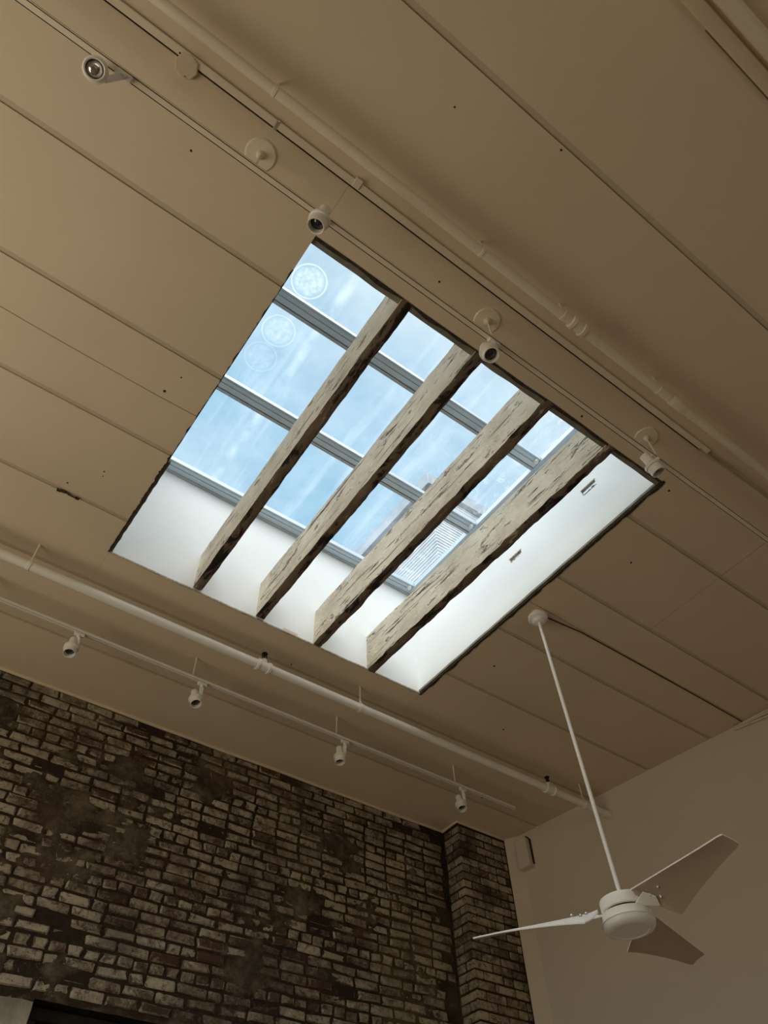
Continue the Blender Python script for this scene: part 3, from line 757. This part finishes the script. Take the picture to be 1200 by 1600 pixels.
def blade(ang):
    out = [(.125, -.050), (.150, .010), (.172, .075), (.205, .165)]
    n = 22; m = MB(); vs_ = []; rows = 7
    for i in range(n+1):
        r = .125 + (.745-.125)*i/n; u = i/n
        lo = -.060 + .012*u; hi = -.02 + (r-.125)*2.35 if r < .205 else .165 - (.165-.044)*((r-.205)/(.745-.205))**.85
        if i == 0: hi = lo + .03
        if u > .97: lo += .004; hi -= .006
        pit = math.radians(33 - 15*min(1, u*1.25))
        for j in range(rows):
            y = lo + (hi-lo)*j/(rows-1); camber = .010*(1-((j/(rows-1))*2-1)**2)*(1-u*.6)
            vs_.append((r, y*math.cos(pit), -y*math.sin(pit) + camber + .012 - .026*u))
    top = len(vs_); vs_ += [(x, y, z+.006) for x, y, z in vs_]
    fs_ = []; un_ = []
    for i in range(n):
        for j in range(rows-1):
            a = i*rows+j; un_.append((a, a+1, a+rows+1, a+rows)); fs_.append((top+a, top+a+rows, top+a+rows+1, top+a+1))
        for j in (0, rows-1):
            a = i*rows+j; fs_.append((a, a+rows, top+a+rows, top+a))
    for i in (0, n):
        for j in range(rows-1):
            a = i*rows+j; fs_.append((a, top+a, top+a+1, a+1))
    Rz = Matrix.Rotation(math.radians(ang), 3, 'Z'); o = Vector((0, 0, HT-.066))
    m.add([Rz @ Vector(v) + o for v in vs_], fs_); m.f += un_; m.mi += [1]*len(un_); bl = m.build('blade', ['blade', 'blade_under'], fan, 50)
    k = MB(); 
    pr = [(.095, -.018, -.002), (.095, .026, -.006), (.175, .060, -.030), (.200, .025, -.006), (.175, -.022, .018)]
    k.add([Rz @ Vector(v) + o + Vector((0, 0, .005)) for v in pr] + [Rz @ Vector(v) + o + Vector((0, 0, .000)) for v in pr], [(0,1,2,3,4), (9,8,7,6,5)] + [(i, (i+1) % 5, 5+(i+1) % 5, 5+i) for i in range(5)])
    k.build('blade_bracket', 'fan', bl)
    for (r, y) in ((.185, .01), (.215, .045), (.255, .0)):
        pit = math.radians(30); p = Rz @ Vector((r, y*math.cos(pit), -y*math.sin(pit)+.012)) + o
        MB().lathe(p + Vector((0, 0, -.006)), (0, 0, 1), [(0, .004), (.004, .006), (.018, .006), (.021, .009), (.026, .007)], 10).build('screw', 'metal', bl)
for a in (131, 258.5, 12): blade(a)
fb = None

# fan cable along the ceiling joint to the right wall, then along the top of the wall
cb = thing('fan_cable', 'thin dark cable running along the ceiling from the fan to the right wall', 'cable', (fx, fy, CZ))
xw = xr(.613*H)
MB().tube([(.05, -.010, -.006), (.4, -.045, -.006), (1.0, -.047, -.005), (1.7, -.048, -.006), (xw-fx-.03, -.046, -.008)], .0042, 8).build('cable_run', 'cable', cb)
wc = thing('wall_cable', 'painted cables running along the top of the right plaster wall', 'cable', (xw, .613*H, CZ))
for q, (off, zz) in enumerate(((.018, -.022), (.018, -.045), (.016, -.068))):
    pts = [rwall((.66+.05*q)*1+1.66, CZ+zz*.4-.02, off)]
    pts = []
    for k in range(18):
        s = 2.33 + k*.25 - .03*q; sag = .006*math.sin(k*1.3+q)
        zz2 = zz if k > 1 else zz*(.55 + .22*k)
        p = rwall(s, CZ+zz2+sag, off); pts.append(p - wc.location)
    MB().tube(pts, .009, 8).build('cable_run', 'wall', wc)

# small box high on the right wall by the corner
bx = thing('wall_box', 'narrow cream box with rounded top mounted high on the right wall by the corner', 'box', rwall(.055, EYE+.945*H))
k = MB(); n = 10; hw, hh, dp = .060, .145, .075
prof = [(-hw, -hh), (hw, -hh)] + [(hw*math.cos(math.pi*i/n), hh-.04 + .04*math.sin(math.pi*i/n)) for i in range(n+1)]
o3 = lambda s, z, d_: Vector((TW.x*s + NW.x*d_, TW.y*s + NW.y*d_, z))
N_ = len(prof); k.add([o3(s, z, -.002) for s, z in prof] + [o3(s, z, dp-.006) for s, z in prof] + [o3(s*.92, z*.975, dp) for s, z in prof],
      [tuple(range(N_)), tuple(range(2*N_, 3*N_))] + [(q*N_+i, q*N_+(i+1) % N_, (q+1)*N_+(i+1) % N_, (q+1)*N_+i) for q in (0, 1) for i in range(N_)])
k.build('cover', 'wall', bx, 30)
k = MB().add([o3(hw+.002, -hh+.03, 0), o3(hw+.010, -hh+.03, 0), o3(hw+.012, hh-.03, .001), o3(hw*.6, hh+.012, .001), o3(hw*.5, hh-.002, .001), o3(hw+.002, hh-.045, .001)] +
             [o3(hw+.002, -hh+.03, .02), o3(hw+.010, -hh+.03, .02), o3(hw+.012, hh-.03, .02), o3(hw*.6, hh+.012, .02), o3(hw*.5, hh-.002, .02), o3(hw+.002, hh-.045, .02)],
             [(0,1,2,5), (5,2,3,4), (6,7,8,11), (11,8,9,10), (0,1,7,6), (1,2,8,7), (2,3,9,8), (3,4,10,9), (4,5,11,10), (5,0,6,11)])
k.build('seam_shadow', 'cable', bx, 0)  # raised dark strip painting the gap and shadow at the box edge

# small marks on the ceiling: nail holes and a torn scrap of joint tape
mk = MB()
for (x, y, r) in ((-.056, .277, .006), (.065, .60, .009), (.075, .565, .005), (.487, 1.043, .01), (.01, .845, .006), (.45, .251, .008), (.62, .263, .007), (.30, .226, .006), (.76, .253, .007), (.05, .79, .005), (.052, .80, .004),
                  (1.20, 1.176, .010), (.9, .79, .009), (.32, .005, .006), (.18, .047, .005), (.85, .28, .008), (.55, 1.02, .007), (.66, 1.17, .006), (.92, .43, .008), (1.06, .94, .009)):
    mk.lathe((x*H, y*H, CZ+.001), (.1, 0, -1), [(0, r), (.003, r*.9)], 7)
ho = mk.build('nail_hole', 'darkrim', ceiling); ho['kind'] = 'stuff'
k = MB()
for q in range(6):
    x = (.004 + .0062*q)*H; y = .8655*H + random.uniform(-.006, .006); a = random.uniform(.006, .014)
    k.add([(x-.014, y-a, CZ-.001), (x+.014, y-a*.6, CZ-.002-random.random()*.004), (x+.012, y+a, CZ-.001), (x-.01, y+a*.8, CZ-.005), (x, y, CZ+.002)], [(0,1,2,3), (0,1,4), (1,2,4), (2,3,4), (3,0,4)])
k.build('torn_tape', 'darkrim', ceiling, 0)
